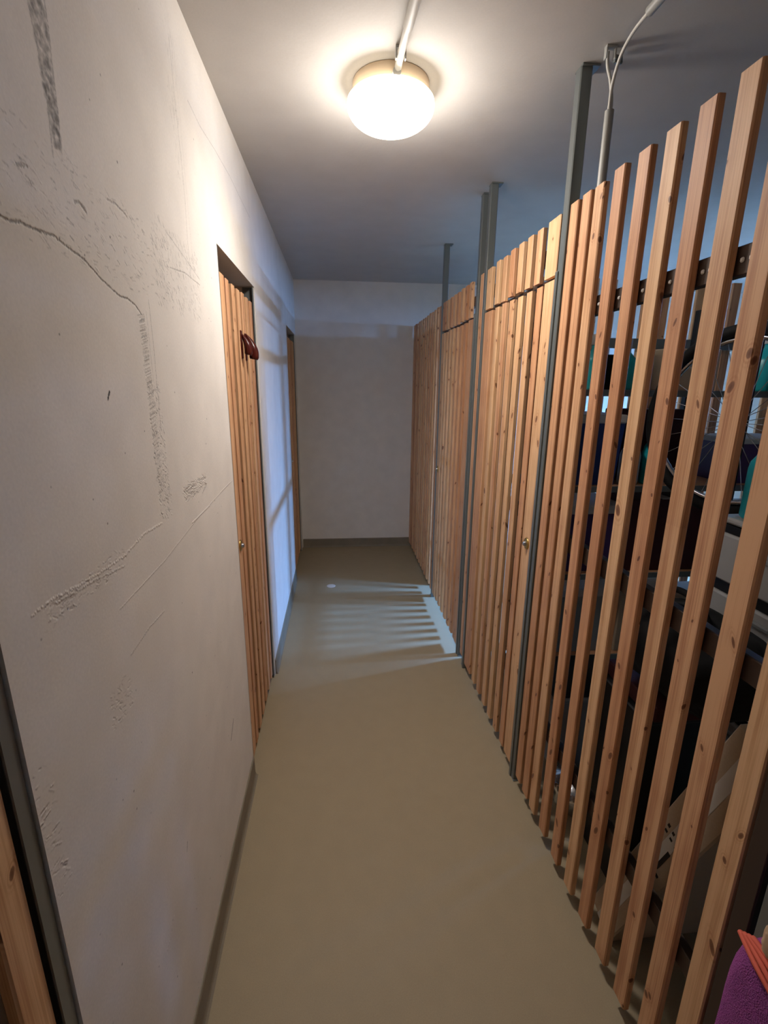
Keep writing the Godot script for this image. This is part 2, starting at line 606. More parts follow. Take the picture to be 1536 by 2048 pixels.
func bend(pts: Array, steps := 8) -> Array:
	var c := Curve3D.new()
	for i in pts.size():
		var t: Vector3 = (pts[mini(i + 1, pts.size() - 1)] - pts[maxi(i - 1, 0)]) / 6.0
		c.add_point(pts[i], -t, t)
	var out := []
	var n := (pts.size() - 1) * steps
	for i in n + 1:
		out.append(c.samplef(float(i) / steps))
	return out

# ------------------------------------------------------------------ the room itself
const DOOR_TOP := 2.056

func build_shell() -> void:
	struct("floor", plain_box(Vector3(-2.1, -0.15, ZF - 0.2), Vector3(XR + 0.3, 0, ZN + 0.2)), M.floor_coating, "beige grey coated cellar floor", "floor")
	struct("ceiling", plain_box(Vector3(-2.1, HC, ZF - 0.2), Vector3(XR + 0.3, HC + 0.18, ZN + 0.2)), M.ceiling_paint, "white painted cellar ceiling with a lamp", "ceiling")
	struct("wall_far", plain_box(Vector3(-2.1, 0, ZF - 0.2), Vector3(XR + 0.3, HC, ZF)), M.plaster, "plain white plastered wall closing the corridor", "wall")
	struct("wall_near", plain_box(Vector3(-2.1, 0, ZN), Vector3(XR + 0.3, HC, ZN + 0.2)), M.plaster, "plastered wall behind the camera", "wall")
	struct("wall_storeroom", plain_box(Vector3(-2.1, 0, ZF), Vector3(-1.95, HC, ZN)), M.plaster, "wall of the rooms behind the slatted doors", "wall")
	# outer wall with the cellar window
	var st := start()
	var wz0 := -3.58
	var wz1 := -2.64
	var wy0 := 1.46
	var wy1 := 2.12
	box_into(st, Vector3(XR, 0, ZF), Vector3(XR + 0.3, HC, wz0))
	box_into(st, Vector3(XR, 0, wz1), Vector3(XR + 0.3, HC, ZN))
	box_into(st, Vector3(XR, 0, wz0), Vector3(XR + 0.3, wy0, wz1))
	box_into(st, Vector3(XR, wy1, wz0), Vector3(XR + 0.3, HC, wz1))
	struct("wall_right", st.commit(), M.plaster, "outer cellar wall with a high window", "wall")
	var w := thing("window_1", Vector3(XR + 0.16, 0, 0), "high white framed cellar window", "window", "", "structure")
	for r in [[wy0, wy0 + 0.05, wz0, wz1], [wy1 - 0.05, wy1, wz0, wz1], [wy0 + 0.05, wy1 - 0.05, wz0, wz0 + 0.05], [wy0 + 0.05, wy1 - 0.05, wz1 - 0.05, wz1]]:
		part(w, "window_frame", plain_box(Vector3(0, r[0], r[2]), Vector3(0.05, r[1], r[3])), M.white_frame)
	part(w, "pane", plain_box(Vector3(0.02, wy0 + 0.05, wz0 + 0.05), Vector3(0.026, wy1 - 0.05, wz1 - 0.05)), M.window_glass)
	# plastered wall with three door openings; the near stretch carries the worked plaster texture
	var near := start()
	var far := start()
	wall_piece(near, -1.745, -0.517, 0.0, HC)
	wall_piece(near, -2.465, -1.745, DOOR_TOP, HC)
	wall_piece(near, -0.517, 0.0, DOOR_TOP, HC)
	for r in [[0.0, 0.36, DOOR_TOP, HC], [0.36, ZN, 0.0, HC], [-3.91, -2.465, 0.0, HC], [-4.63, -3.91, DOOR_TOP, HC], [ZF, -4.63, 0.0, HC]]:
		box_into(far, Vector3(XL - 0.13, r[2], r[0]), Vector3(XL, r[3], r[1]))
	near.set_material(M.plaster_worked)
	far.set_material(M.plaster)
	var am: ArrayMesh = near.commit()
	am = far.commit(am)
	struct("wall_left", am, null, "white plastered wall with cracked joints and scrapes", "wall")
	# coved plinth
	for r in [["baseboard_left", -1.735, -0.522], ["baseboard_left_far", -3.90, -2.478]]:
		struct(r[0], plinth(r[1], r[2]), M.plinth_paint, "painted plinth along the plastered wall", "baseboard")
	var pf := struct("baseboard_far", plinth(-0.74, 0.372), M.plinth_paint, "painted plinth along the far wall", "baseboard")
	pf.transform = Transform3D(Basis(Vector3(0, 0, 1), Vector3.UP, Vector3(-1, 0, 0)), Vector3(0, 0, ZF - XL))

func wall_piece(st: SurfaceTool, z0: float, z1: float, y0: float, y1: float) -> void:
	var u := func(z: float, y: float) -> Vector2: return Vector2((z - WZ0) / 2.5, 1.0 - y / HC)
	var x0 := XL - 0.13
	quad(st, Vector3(XL, y0, z1), Vector3(XL, y1, z1), Vector3(XL, y1, z0), Vector3(XL, y0, z0), [u.call(z1, y0), u.call(z1, y1), u.call(z0, y1), u.call(z0, y0)])
	quad(st, Vector3(x0, y0, z0), Vector3(x0, y1, z0), Vector3(x0, y1, z1), Vector3(x0, y0, z1), [u.call(z0, y0), u.call(z0, y1), u.call(z1, y1), u.call(z1, y0)])
	for z in [z0, z1]:
		var a := Vector3(x0, y0, z)
		var b := Vector3(x0, y1, z)
		var c := Vector3(XL, y1, z)
		var d := Vector3(XL, y0, z)
		var uv := [u.call(-0.7, 0.3), u.call(-0.7, 0.3 + y1 - y0), u.call(-0.57, 0.3 + y1 - y0), u.call(-0.57, 0.3)]
		if z == z0:
			quad(st, d, c, b, a, uv)
		else:
			quad(st, a, b, c, d, uv)
	for y in [y0, y1]:
		var a := Vector3(x0, y, z0)
		var b := Vector3(x0, y, z1)
		var c := Vector3(XL, y, z1)
		var d := Vector3(XL, y, z0)
		var uv := [u.call(z0, 0.5), u.call(z1, 0.5), u.call(z1, 0.63), u.call(z0, 0.63)]
		if y == y0:
			quad(st, a, b, c, d, uv)
		else:
			quad(st, d, c, b, a, uv)

func plinth(z0: float, z1: float) -> ArrayMesh:
	# painted skirting with a coved foot, on the face of the wall
	var prof := [Vector2(0.0, 0.0), Vector2(0.018, 0.0), Vector2(0.012, 0.004), Vector2(0.0085, 0.011), Vector2(0.007, 0.02), Vector2(0.006, 0.083), Vector2(0.003, 0.088), Vector2(0.0, 0.089)]
	var st := start()
	for i in prof.size():
		var a: Vector2 = prof[i]
		var b: Vector2 = prof[(i + 1) % prof.size()]
		quad(st, Vector3(XL + a.x, a.y, z1), Vector3(XL + b.x, b.y, z1), Vector3(XL + b.x, b.y, z0), Vector3(XL + a.x, a.y, z0))
	for z in [z0, z1]:
		for i in range(1, prof.size() - 1):
			var t := [prof[0], prof[i], prof[i + 1]]
			if z == z1:
				t.reverse()
			tri(st, Vector3(XL + t[0].x, t[0].y, z), Vector3(XL + t[1].x, t[1].y, z), Vector3(XL + t[2].x, t[2].y, z))
	return st.commit()

# ------------------------------------------------------------------ slatted doors in the plastered wall
func lock(parent: Node3D, at: Vector3, side: float) -> void:
	# round brass rosette and a keyed cylinder; side is the way it faces along x
	var ro := part(parent, "lock", lathe([Vector2(0.0, 0.006), Vector2(0.014, 0.006), Vector2(0.021, 0.004), Vector2(0.0235, 0.0), Vector2(0.0, 0.0)], 24), M.brass, at, Vector3(0, 0, -side * PI / 2))
	tag(ro, "round brass lock rosette", "")
	var cy := part(ro, "lock_cylinder", lathe([Vector2(0.0, 0.014), Vector2(0.007, 0.014), Vector2(0.009, 0.012), Vector2(0.009, 0.0)], 16), M.chrome)
	cy.position = Vector3(0, 0.001, 0)

func angle_post(height: float, front: float, deep: float) -> ArrayMesh:
	# L-shaped steel frame: a face of `front` along z, a leg `deep` along -x, open corner towards -x -z
	var st := start()
	box_into(st, Vector3(-0.003, 0, -front / 2), Vector3(0, height, front / 2))
	box_into(st, Vector3(-deep, 0, front / 2 - 0.003), Vector3(-0.003, height, front / 2))
	return st.commit()

func left_door(n: int, z_near: float, z_far: float, label: String) -> Node3D:
	var xd := XL - 0.006
	var t := thing("door_%d" % n, Vector3(xd, 0, 0), label, "door", "", "structure")
	var top := 1.985
	# steel frame posts
	var p1 := part(t, "frame_post", angle_post(DOOR_TOP - 0.003, 0.022, 0.05), M.galvanised_steel, Vector3(0.002, 0, z_near - 0.014))
	tag(p1, "grey steel frame upright", "")
	var p2 := part(t, "frame_post", angle_post(DOOR_TOP - 0.003, 0.022, 0.05), M.galvanised_steel, Vector3(0.002, 0, z_far + 0.014), Vector3.ZERO)
	p2.scale = Vector3(1, 1, -1)
	var z := z_near - 0.032
	# broad lock board at the near side, then battens
	var board := part(t, "lock_board", batten_mesh(top - 0.03, 0.092, 1), M.pine_0, Vector3(-0.004, 0.03, z - 0.046), Vector3(0, PI, 0))
	lock(t, Vector3(-0.004, 1.005, z - 0.052), 1.0)
	z -= 0.092 + 0.022
	var count := int((z - z_far - 0.03) / 0.0975)
	var pitch := (z - z_far - 0.03 - BW) / maxf(count - 0, 1)
	for i in count + 1:
		batten(t, z - BW / 2 - i * pitch, 0.03, top, BW, -0.004, PI)
	for y in [0.22, 1.02, 1.80]:
		part(t, "rail", cbox(Vector3(0.02, 0.05, z_near - z_far - 0.08), 0.002), M.galvanised_steel, Vector3(-0.004 - BD - 0.0105, y, (z_near + z_far) / 2))
	return t

func build_left_doors() -> void:
	left_door(1, -1.745, -2.465, "slatted pine door with dark red hooks set into the plastered wall")
	left_door(2, -3.91, -4.63, "slatted pine door set into the plastered wall beside the far wall")
	left_door(3, 0.36, -0.517, "slatted pine door at the bottom left corner beside the camera")

# ------------------------------------------------------------------ fence and doors of the compartments
func rails(t: Node3D, z0: float, z1: float, heights: Array, gaps := []) -> void:
	for y in heights:
		var r := part(t, "rail", cbox(Vector3(0.022, 0.052, absf(z1 - z0)), 0.002), M.rail_steel, Vector3(BD + 0.0125, y, (z0 + z1) / 2))
		for z in (gaps if y > 1.5 else []):
			for dz in [-0.010, 0.010]:
				part(r, "screw", cbox(Vector3(0.005, 0.009, 0.009), 0.003), M.screw_zinc, Vector3(-0.0125, 0.0, z + dz - (z0 + z1) / 2))

func steel_post(z: float, label: String, wide := 0.036) -> Node3D:
	var t := thing("steel_post", Vector3(XF, 0, z), label, "post", "steel posts of the compartments")
	part(t, "tube", cbox(Vector3(0.036, HC, wide), 0.003, true), M.galvanised_steel, Vector3(0.018, 0, 0))
	part(t, "foot_plate", cbox(Vector3(0.05, 0.005, 0.05), 0.0015, true), M.galvanised_steel, Vector3(0.024, 0.0, 0))
	part(t, "head_plate", cbox(Vector3(0.055, 0.006, 0.05), 0.0015, true), M.galvanised_steel, Vector3(0.028, HC - 0.006, 0))
	return t

func fence_door(n: int, z_near: float, z_far: float, lock_far: bool, label: String) -> void:
	var t := thing("door_%d" % n, Vector3(XF, 0, 0), label, "door", "", "structure")
	var top := 1.965
	var dir := 1.0 if lock_far else -1.0
	var zs := z_far if lock_far else z_near
	part(t, "lock_board", batten_mesh(top - FB, 0.09, 2), M.pine_2, Vector3(0, FB, zs + dir * 0.047))
	lock(t, Vector3(0, 1.035, zs + dir * 0.042), -1.0)
	var a := zs + dir * (0.092 + 0.042)
	var b := (z_near if lock_far else z_far) - dir * 0.052
	var n_b := int(round(absf(b - a) / 0.0925))
	for i in n_b:
		batten(t, lerpf(a, b - dir * 0.045, float(i) / (n_b - 1)) + dir * 0.0, FB, top)
	part(t, "edge_board", batten_mesh(top - FB, 0.07, 3), M.pine_1, Vector3(0, FB, b + dir * 0.012))
	rails(t, z_near - 0.01, z_far + 0.01, [0.40, 1.125, 1.83])
	# steel edging that the leaf shuts against
	for z in [z_near, z_far]:
		part(t, "edge_angle", cbox(Vector3(0.028, top + 0.02, 0.016), 0.002, true), M.galvanised_steel, Vector3(0.008, 0.0, z + (0.009 if z == z_near else -0.009)))

func transom(z_near: float, z_far: float, zs: Array, label: String) -> void:
	var t := thing("slatted_transom", Vector3(XF, 0, 0), label, "slatted panel", "slatted panels above the doors")
	for z in zs:
		batten(t, z[0], 1.980, FT, z[1])
	part(t, "rail", cbox(Vector3(0.022, 0.05, z_near - z_far - 0.004), 0.002), M.rail_steel, Vector3(BD + 0.0125, 2.06, (z_near + z_far) / 2))
	part(t, "head_angle", cbox(Vector3(0.03, 0.012, z_near - z_far - 0.004), 0.002), M.rail_steel, Vector3(0.032, 1.975, (z_near + z_far) / 2))

func build_fence() -> void:
	# near fence: the battens measured one by one
	var f := thing("slatted_fence", Vector3(XF, 0, 0), "long near pine batten fence with clutter showing through the gaps", "fence", "batten fences of the compartments")
	var at := [-1.572, -1.497, -1.428, -1.331, -1.227, -1.129, -1.030, -0.932, -0.834, -0.737, -0.640]
	var gaps := []
	for i in at.size():
		batten(f, at[i], FB, FT)
		if i > 2:
			gaps.append((at[i] + at[i - 1]) / 2)
	rails(f, -0.60, -1.606, [0.40, 1.125, 1.848], gaps)
	steel_post(-1.631, "grey steel post between the near fence and the nearer slatted door")
	# nearer door
	fence_door(4, -1.652, -2.446, false, "slatted pine compartment door nearest the camera on the right")
	var zs := [[-1.708, 0.09]]
	for i in 6:
		zs.append([-1.822 - i * 0.0912, BW])
	zs.append([-2.400, 0.075])
	transom(-1.652, -2.446, zs, "short batten panel above the nearer compartment door")
	steel_post(-2.474, "nearer of the two paired steel posts")
	var strip := solid("pine_batten", batten_mesh(FT - FB, BW, 4), M.pine_4, Vector3(XF + 0.004, FB, -2.535), "single pine batten between the paired steel posts", "batten")
	steel_post(-2.600, "farther of the two paired steel posts")
	fence_door(5, -2.622, -3.436, true, "slatted pine compartment door farther along, above the blue daylight stripes")
	zs = [[-3.385, 0.09]]
	for i in 7:
		zs.append([-3.285 + i * 0.0925, BW])
	transom(-2.622, -3.436, zs, "short batten panel above the farther compartment door")
	steel_post(-3.466, "steel post nearest the far wall")
	var g := thing("slatted_fence", Vector3(XF, 0, 0), "short pine batten fence meeting the far wall", "fence", "batten fences of the compartments")
	for i in 12:
		batten(g, -3.520 - i * 0.0985, FB, FT)
	batten(g, ZF + 0.04, FB, FT, 0.062)
	rails(g, -3.49, ZF + 0.005, [0.40, 1.125, 1.848])
	# post at the near end of the fence
	var dp := thing("angle_post", Vector3(XF, 0, -0.592), "dark brown steel angle post beside the last batten of the near fence", "post")
	part(dp, "face", cbox(Vector3(0.004, HC, 0.034), 0.001, true), M.rail_steel, Vector3(0.004, 0, 0))
	part(dp, "leg", cbox(Vector3(0.038, HC, 0.004), 0.001, true), M.rail_steel, Vector3(0.025, 0, 0.015))
	steel_post(-0.545, "grey steel post at the right edge beside the purple plush bag")
	# partition between the two compartments
	var p := thing("slatted_partition", Vector3(0, 0, -2.535), "batten partition between the two storage compartments", "fence")
	for i in 34:
		batten(p, -0.018, FB, FT, BW, 0.83 + i * 0.0985, PI / 2)
	for y in [0.40, 1.125, 1.848]:
		part(p, "rail", cbox(Vector3(3.36, 0.05, 0.022), 0.002), M.galvanised_steel, Vector3(2.46, y, 0.0125 - 0.018))

# ------------------------------------------------------------------ lamp
func build_lamp() -> void:
	var at := Vector3(0.180, HC, -1.775)
	var t := thing("ceiling_lamp", at, "lit round white glass lamp on the ceiling", "lamp")
	part(t, "base", lathe([Vector2(0.0, 0.0), Vector2(0.118, 0.0), Vector2(0.120, -0.004), Vector2(0.118, -0.040), Vector2(0.110, -0.044), Vector2(0.0, -0.044)], 56), M.lamp_base_plastic)
	var prof := [Vector2(0.112, -0.036), Vector2(0.128, -0.040), Vector2(0.1365, -0.049), Vector2(0.138, -0.060)]
	for i in range(1, 13):
		var a := PI / 2 * i / 12.0
		prof.append(Vector2(0.138 * cos(a) ** 0.9, -0.060 - 0.066 * sin(a)))
	prof[-1] = Vector2(0.0, -0.126)
	part(t, "glass_shade", lathe(prof, 64), M.lamp_glass)
	var o := OmniLight3D.new()
	o.name = "lamp_glow"
	o.light_color = Color(1.0, 0.968, 0.94)
	o.light_energy = 0.33
	o.light_size = 0.07
	o.omni_range = 12.0
	o.omni_attenuation = 2.0
	o.shadow_enabled = true
	t.add_child(o)
	o.position = Vector3(0, -0.085, 0)
	var s := SpotLight3D.new()
	s.name = "lamp_downlight"
	s.light_color = Color(1.0, 0.968, 0.94)
	s.light_energy = 1.36
	s.light_size = 0.11
	s.spot_range = 12.0
	s.spot_attenuation = 2.0
	s.spot_angle = 88.0
	s.spot_angle_attenuation = 1.0
	s.shadow_enabled = true
	t.add_child(s)
	s.position = Vector3(0, -0.085, 0)
	s.basis = Basis.looking_at(Vector3.DOWN, Vector3.FORWARD)

# ------------------------------------------------------------------ conduits
func clip_mesh() -> ArrayMesh:
	# saddle clip: a small foot and two upright prongs
	var st := start()
	cbox_into(st, Vector3(0.030, 0.006, 0.016), 0.001, Vector3(0, -0.003, 0))
	cbox_into(st, Vector3(0.004, 0.026, 0.014), 0.001, Vector3(-0.013, -0.018, 0))
	cbox_into(st, Vector3(0.004, 0.026, 0.014), 0.001, Vector3(0.013, -0.018, 0))
	return st.commit()

func build_conduits() -> void:
	var t := thing("lamp_conduit", Vector3(0, HC, 0), "pale plastic conduit running along the ceiling to the lamp", "conduit")
	var y := -0.020
	part(t, "tube", tube(bend([Vector3(0.186, -0.030, -1.668), Vector3(0.188, y, -1.62), Vector3(0.192, y, -1.52), Vector3(0.199, y, -1.38), Vector3(0.213, y, -1.0), Vector3(0.235, y, -0.4), Vector3(0.26, y, 1.6)]), 0.0105, 14), M.conduit_plastic)
	part(t, "nozzle", tube([Vector3(0.184, -0.034, -1.645), Vector3(0.184, -0.034, -1.690)], [0.0125, 0.016], 14), M.conduit_plastic)
	part(t, "sleeve", tube([Vector3(0.1935, y, -1.49), Vector3(0.201, y, -1.35)], 0.0135, 16), M.conduit_plastic)
	for z in [-1.60, -0.9, -0.1]:
		part(t, "clip", clip_mesh(), M.conduit_grey, Vector3(0.1885 + (z + 1.6) * 0.035, 0, z))
	var c := thing("wall_conduit", Vector3(0, 0, 0), "grey conduit rising behind the near fence with a white cable bending to the ceiling", "conduit")
	part(c, "tube", tube([Vector3(0.785, 1.10, -1.545), Vector3(0.785, 2.385, -1.545)], 0.0125, 16), M.conduit_grey)
	part(c, "cable", tube(bend([Vector3(0.783, 2.36, -1.545), Vector3(0.783, 2.40, -1.545), Vector3(0.780, 2.445, -1.535), Vector3(0.772, 2.485, -1.49), Vector3(0.768, 2.503, -1.43), Vector3(0.770, 2.508, -1.36)]), 0.0045, 10), M.conduit_plastic)
	part(c, "cable", tube(bend([Vector3(0.789, 2.36, -1.548), Vector3(0.789, 2.41, -1.548), Vector3(0.778, 2.455, -1.545), Vector3(0.765, 2.49, -1.545), Vector3(0.762, 2.522, -1.545)]), 0.0045, 10), M.conduit_plastic)
	part(c, "ceiling_tube", tube([Vector3(0.770, 2.508, -1.37), Vector3(0.778, 2.508, -0.9), Vector3(0.80, 2.508, 1.5)], 0.0115, 14), M.conduit_grey)
	part(c, "clip", clip_mesh(), M.conduit_grey, Vector3(0.764, HC, -1.535))
	part(c, "clip", clip_mesh(), M.conduit_grey, Vector3(0.772, HC, -1.30))
	var b := part(c, "bracket", cbox(Vector3(0.035, 0.02, 0.012), 0.003), M.galvanised_steel, Vector3(0.80, 2.515, -1.56), Vector3(0, 0.5, 0.2))

# ------------------------------------------------------------------ what is stored behind the near fence
func shelf_item(kind: int, at: Vector3, size: Vector3, m: String, label: String) -> void:
	if kind == 0:      # lidded plastic box
		var t := thing("storage_box", at, label, "box", "storage boxes on the shelves")
		part(t, "body", taper_box(size * Vector3(0.9, 1, 0.9), size, size.y * 0.86), M[m])
		part(t, "lid", cbox(Vector3(size.x + 0.012, size.y * 0.12, size.z + 0.012), 0.006, true), M.white_plastic, Vector3(0, size.y * 0.86, 0))
	elif kind == 1:    # bottle
		var t := thing("bottle", at, label, "bottle", "bottles on the shelves")
		var r := size.x / 2
		part(t, "body", lathe([Vector2(0, size.y * 0.82), Vector2(r * 0.32, size.y * 0.82), Vector2(r * 0.34, size.y * 0.74), Vector2(r * 0.9, size.y * 0.60), Vector2(r, size.y * 0.52), Vector2(r, 0.01), Vector2(r * 0.92, 0), Vector2(0, 0)], 24), M[m])
		part(t, "cap", lathe([Vector2(0, size.y), Vector2(r * 0.38, size.y), Vector2(r * 0.40, size.y * 0.81), Vector2(0, size.y * 0.81)], 20, false), M.white_plastic)
	elif kind == 2:    # carton with a taped seam
		var t := thing("carton", at, label, "carton", "cartons on the shelves")
		part(t, "body", cbox(size, 0.004, true), M[m])
		part(t, "tape", cbox(Vector3(size.x * 0.16, 0.0012, size.z * 1.002), 0.0004, true), M.white_card, Vector3(0, size.y, 0))

func taper_box(bottom: Vector3, top: Vector3, height: float) -> ArrayMesh:
	var st := start()
	var b := [Vector3(-bottom.x, 0, -bottom.z) / 2, Vector3(bottom.x, 0, -bottom.z) / 2, Vector3(bottom.x, 0, bottom.z) / 2, Vector3(-bottom.x, 0, bottom.z) / 2]
	var t := []
	for p in [Vector3(-top.x, 0, -top.z) / 2, Vector3(top.x, 0, -top.z) / 2, Vector3(top.x, 0, top.z) / 2, Vector3(-top.x, 0, top.z) / 2]:
		t.append(p + Vector3(0, height, 0))
	for i in 4:
		var j := (i + 1) % 4
		quad(st, b[j], t[j], t[i], b[i])
	quad(st, t[3], t[0], t[1], t[2])
	quad(st, b[0], b[3], b[2], b[1])
	return st.commit()

func build_compartment() -> void:
	# rack against the partition
	var rx0 := 1.02
	var rx1 := 2.62
	var r := thing("shelf_rack", Vector3(0, 0, -2.22), "dark steel rack full of boxes behind the near fence", "shelf")
	for x in [rx0, (rx0 + rx1) / 2, rx1]:
		for z in [-0.19, 0.19]:
			part(r, "upright", cbox(Vector3(0.035, 2.0, 0.035), 0.002, true), M.black_plastic, Vector3(x, 0, z))
	var hs := [0.30, 0.72, 1.17, 1.31, 1.70]
	hs = [0.30, 0.74, 1.17, 1.60]
	for h in hs:
		part(r, "shelf_board", cbox(Vector3(rx1 - rx0 - 0.04, 0.022, 0.34), 0.002), M.pine_3, Vector3((rx0 + rx1) / 2, h, 0))
		part(r, "shelf_lip", cbox(Vector3(rx1 - rx0 - 0.04, 0.028, 0.006), 0.001), M.galvanised_steel, Vector3((rx0 + rx1) / 2, h - 0.002, 0.176))
	var z0 := -2.21
	var y := 0.0115
	shelf_item(0, Vector3(1.21, hs[0] + y, z0), Vector3(0.31, 0.36, 0.28), "grey_plastic", "grey lidded box on the lowest rack shelf at its left end")
	shelf_item(2, Vector3(1.57, hs[0] + y, z0), Vector3(0.36, 0.30, 0.28), "cardboard", "brown carton beside the grey box on the lowest rack shelf")
	shelf_item(0, Vector3(1.98, hs[0] + y, z0), Vector3(0.34, 0.26, 0.26), "blue_plastic", "blue lidded box on the lowest rack shelf")
	shelf_item(2, Vector3(2.36, hs[0] + y, z0), Vector3(0.28, 0.30, 0.26), "white_card", "white carton on the lowest rack shelf at its right end")
	shelf_item(0, Vector3(1.20, hs[1] + y, z0), Vector3(0.29, 0.34, 0.28), "purple_plastic", "purple lidded box on the second rack shelf")
	shelf_item(2, Vector3(1.56, hs[1] + y, z0), Vector3(0.38, 0.36, 0.28), "maroon_card", "dark red carton on the second rack shelf")
	shelf_item(0, Vector3(2.02, hs[1] + y, z0), Vector3(0.34, 0.30, 0.26), "white_plastic", "white lidded box on the second rack shelf")
	shelf_item(2, Vector3(2.34, hs[1] + y, z0), Vector3(0.24, 0.20, 0.24), "cardboard", "brown carton on the second rack shelf at its right end")
	shelf_item(0, Vector3(1.17, hs[2] + y, z0), Vector3(0.24, 0.33, 0.28), "blue_plastic", "tall blue lidded box on the third rack shelf")
	shelf_item(1, Vector3(1.36, hs[2] + y, z0 + 0.10), Vector3(0.09, 0.26, 0.09), "white_plastic", "white bottle on the third rack shelf")
	shelf_item(1, Vector3(1.47, hs[2] + y, z0 + 0.10), Vector3(0.09, 0.29, 0.09), "teal_plastic", "teal bottle beside the white bottle on the third rack shelf")
	shelf_item(2, Vector3(1.52, hs[2] + y, z0 - 0.06), Vector3(0.36, 0.34, 0.14), "maroon_card", "dark red carton behind the bottles on the third rack shelf")
	shelf_item(0, Vector3(2.02, hs[2] + y, z0), Vector3(0.36, 0.22, 0.26), "purple_plastic", "purple lidded box on the third rack shelf")
	shelf_item(1, Vector3(2.28, hs[2] + y, z0 + 0.06), Vector3(0.10, 0.30, 0.10), "red_plastic", "red bottle on the third rack shelf")
	shelf_item(1, Vector3(2.44, hs[2] + y, z0 + 0.06), Vector3(0.10, 0.26, 0.10), "green_plastic", "green bottle on the third rack shelf")
	shelf_item(1, Vector3(1.16, hs[3] + y, z0 + 0.04), Vector3(0.09, 0.24, 0.09), "teal_plastic", "teal bottle at the left end of the top rack shelf")
	shelf_item(1, Vector3(1.30, hs[3] + y, z0 + 0.06), Vector3(0.10, 0.22, 0.10), "teal_plastic", "teal bottle second from the left on the top rack shelf")
	shelf_item(2, Vector3(1.20, hs[3] + y, z0 - 0.09), Vector3(0.28, 0.16, 0.12), "black_cloth", "flat black case behind the teal bottles on the top rack shelf")
	shelf_item(2, Vector3(1.58, hs[3] + y, z0), Vector3(0.26, 0.18, 0.24), "cardboard", "brown carton on the top rack shelf")
	shelf_item(0, Vector3(2.36, hs[3] + y, z0), Vector3(0.34, 0.17, 0.26), "white_plastic", "white lidded box on the top rack shelf at its right end")
	shelf_item(1, Vector3(1.98, hs[3] + y, z0 + 0.08), Vector3(0.15, 0.26, 0.15), "teal_plastic", "broad teal bottle beside the white box on the top rack shelf")

	# white drawer tower facing the fence
	var d := thing("drawer_tower", Vector3(1.44, 0, -1.20), "white plastic drawer tower with black gaps behind the fence", "drawers")
	part(d, "body", cbox(Vector3(0.36, 1.20, 0.42), 0.006, true), M.black_plastic)
	for i in 6:
		var dr := part(d, "drawer", cbox(Vector3(0.02, 0.155, 0.40), 0.006), M.white_plastic, Vector3(-0.185, 0.115 + i * 0.195, 0))
		part(dr, "handle", cbox(Vector3(0.014, 0.016, 0.12), 0.004), M.grey_plastic, Vector3(-0.014, 0.04, 0))
	part(d, "top", cbox(Vector3(0.38, 0.02, 0.44), 0.006, true), M.white_plastic, Vector3(0, 1.20, 0))

	# bicycle wheels hung behind
	bicycle_wheel(Vector3(1.46, 1.50, -1.66), 0.33, "spoked bicycle wheel hanging above the drawer tower")
	# helmet, ball on top of the tower
	solid("teal_canister", lathe([Vector2(0, 0.22), Vector2(0.045, 0.22), Vector2(0.05, 0.20), Vector2(0.062, 0.18), Vector2(0.065, 0.16), Vector2(0.065, 0.008), Vector2(0.058, 0), Vector2(0, 0)], 28), M.teal_plastic, Vector3(1.34, 1.22, -1.34), "bright teal canister standing on the drawer tower", "canister")
	solid("red_ball", lathe(ball(0.05), 24), M.red_plastic, Vector3(1.36, 1.27, -1.12), "small red ball on the drawer tower", "ball")

	# long flat carton leaning beside the fence, printed on its narrow side
	var c := thing("flat_carton", Vector3(0.97, 0.0, -0.868), "long flat pale carton with printed marks leaning behind the fence", "carton")
	var bodyc := part(c, "body", cbox(Vector3(0.36, 1.0, 0.11), 0.004), M.cardboard, Vector3(0, 0.488, 0), Vector3(0.361, 0, 0))
	part(bodyc, "tape", cbox(Vector3(0.0016, 1.0, 0.03), 0.0004), M.white_card, Vector3(-0.1802, 0, 0))
	var st := start()
	for i in 6:
		cbox_into(st, Vector3(0.0010, 0.010, 0.008), 0.0003, Vector3(-0.1810, 0.10, -0.045 + i * 0.018))
	for i in 5:
		cbox_into(st, Vector3(0.0010, 0.008, 0.009), 0.0003, Vector3(-0.1810, 0.078, -0.045 + i * 0.020))
	cbox_into(st, Vector3(0.0010, 0.085, 0.010), 0.0003, Vector3(-0.1810, 0.0, -0.025))
	cbox_into(st, Vector3(0.0010, 0.085, 0.010), 0.0003, Vector3(-0.1810, 0.0, 0.012))
	cbox_into(st, Vector3(0.0010, 0.010, 0.07), 0.0003, Vector3(-0.1810, -0.06, -0.005))
	part(bodyc, "print", st.commit(), M.print_ink)

	# black travel bag and a dark red folder
	var bg := thing("travel_bag", Vector3(1.0, 0.885, -1.13), "black cloth travel bag lying on the dark red flat box", "bag")
	part(bg, "body", blob(Vector3(0.13, 0.13, 0.20), 0.03, 5), M.black_cloth, Vector3(0, 0.0, 0))
	part(bg, "handle", tube(bend([Vector3(-0.03, 0.10, -0.10), Vector3(-0.05, 0.18, -0.05), Vector3(-0.05, 0.18, 0.05), Vector3(-0.03, 0.10, 0.10)]), 0.009, 8), M.black_cloth)
	var cr := thing("crate", Vector3(1.0, 0.0, -1.24), "black plastic crate under the black travel bag", "crate")
	part(cr, "body", taper_box(Vector3(0.22, 0, 0.22), Vector3(0.25, 0, 0.24), 0.66), M.black_plastic)
	part(cr, "rim", cbox(Vector3(0.26, 0.03, 0.25), 0.004, true), M.black_plastic, Vector3(0, 0.66, 0))
	solid("folder_box", cbox(Vector3(0.22, 0.05, 0.26), 0.004, true), M.maroon_card, Vector3(1.0, 0.69, -1.22), "dark red flat box lying on the black crate", "box")
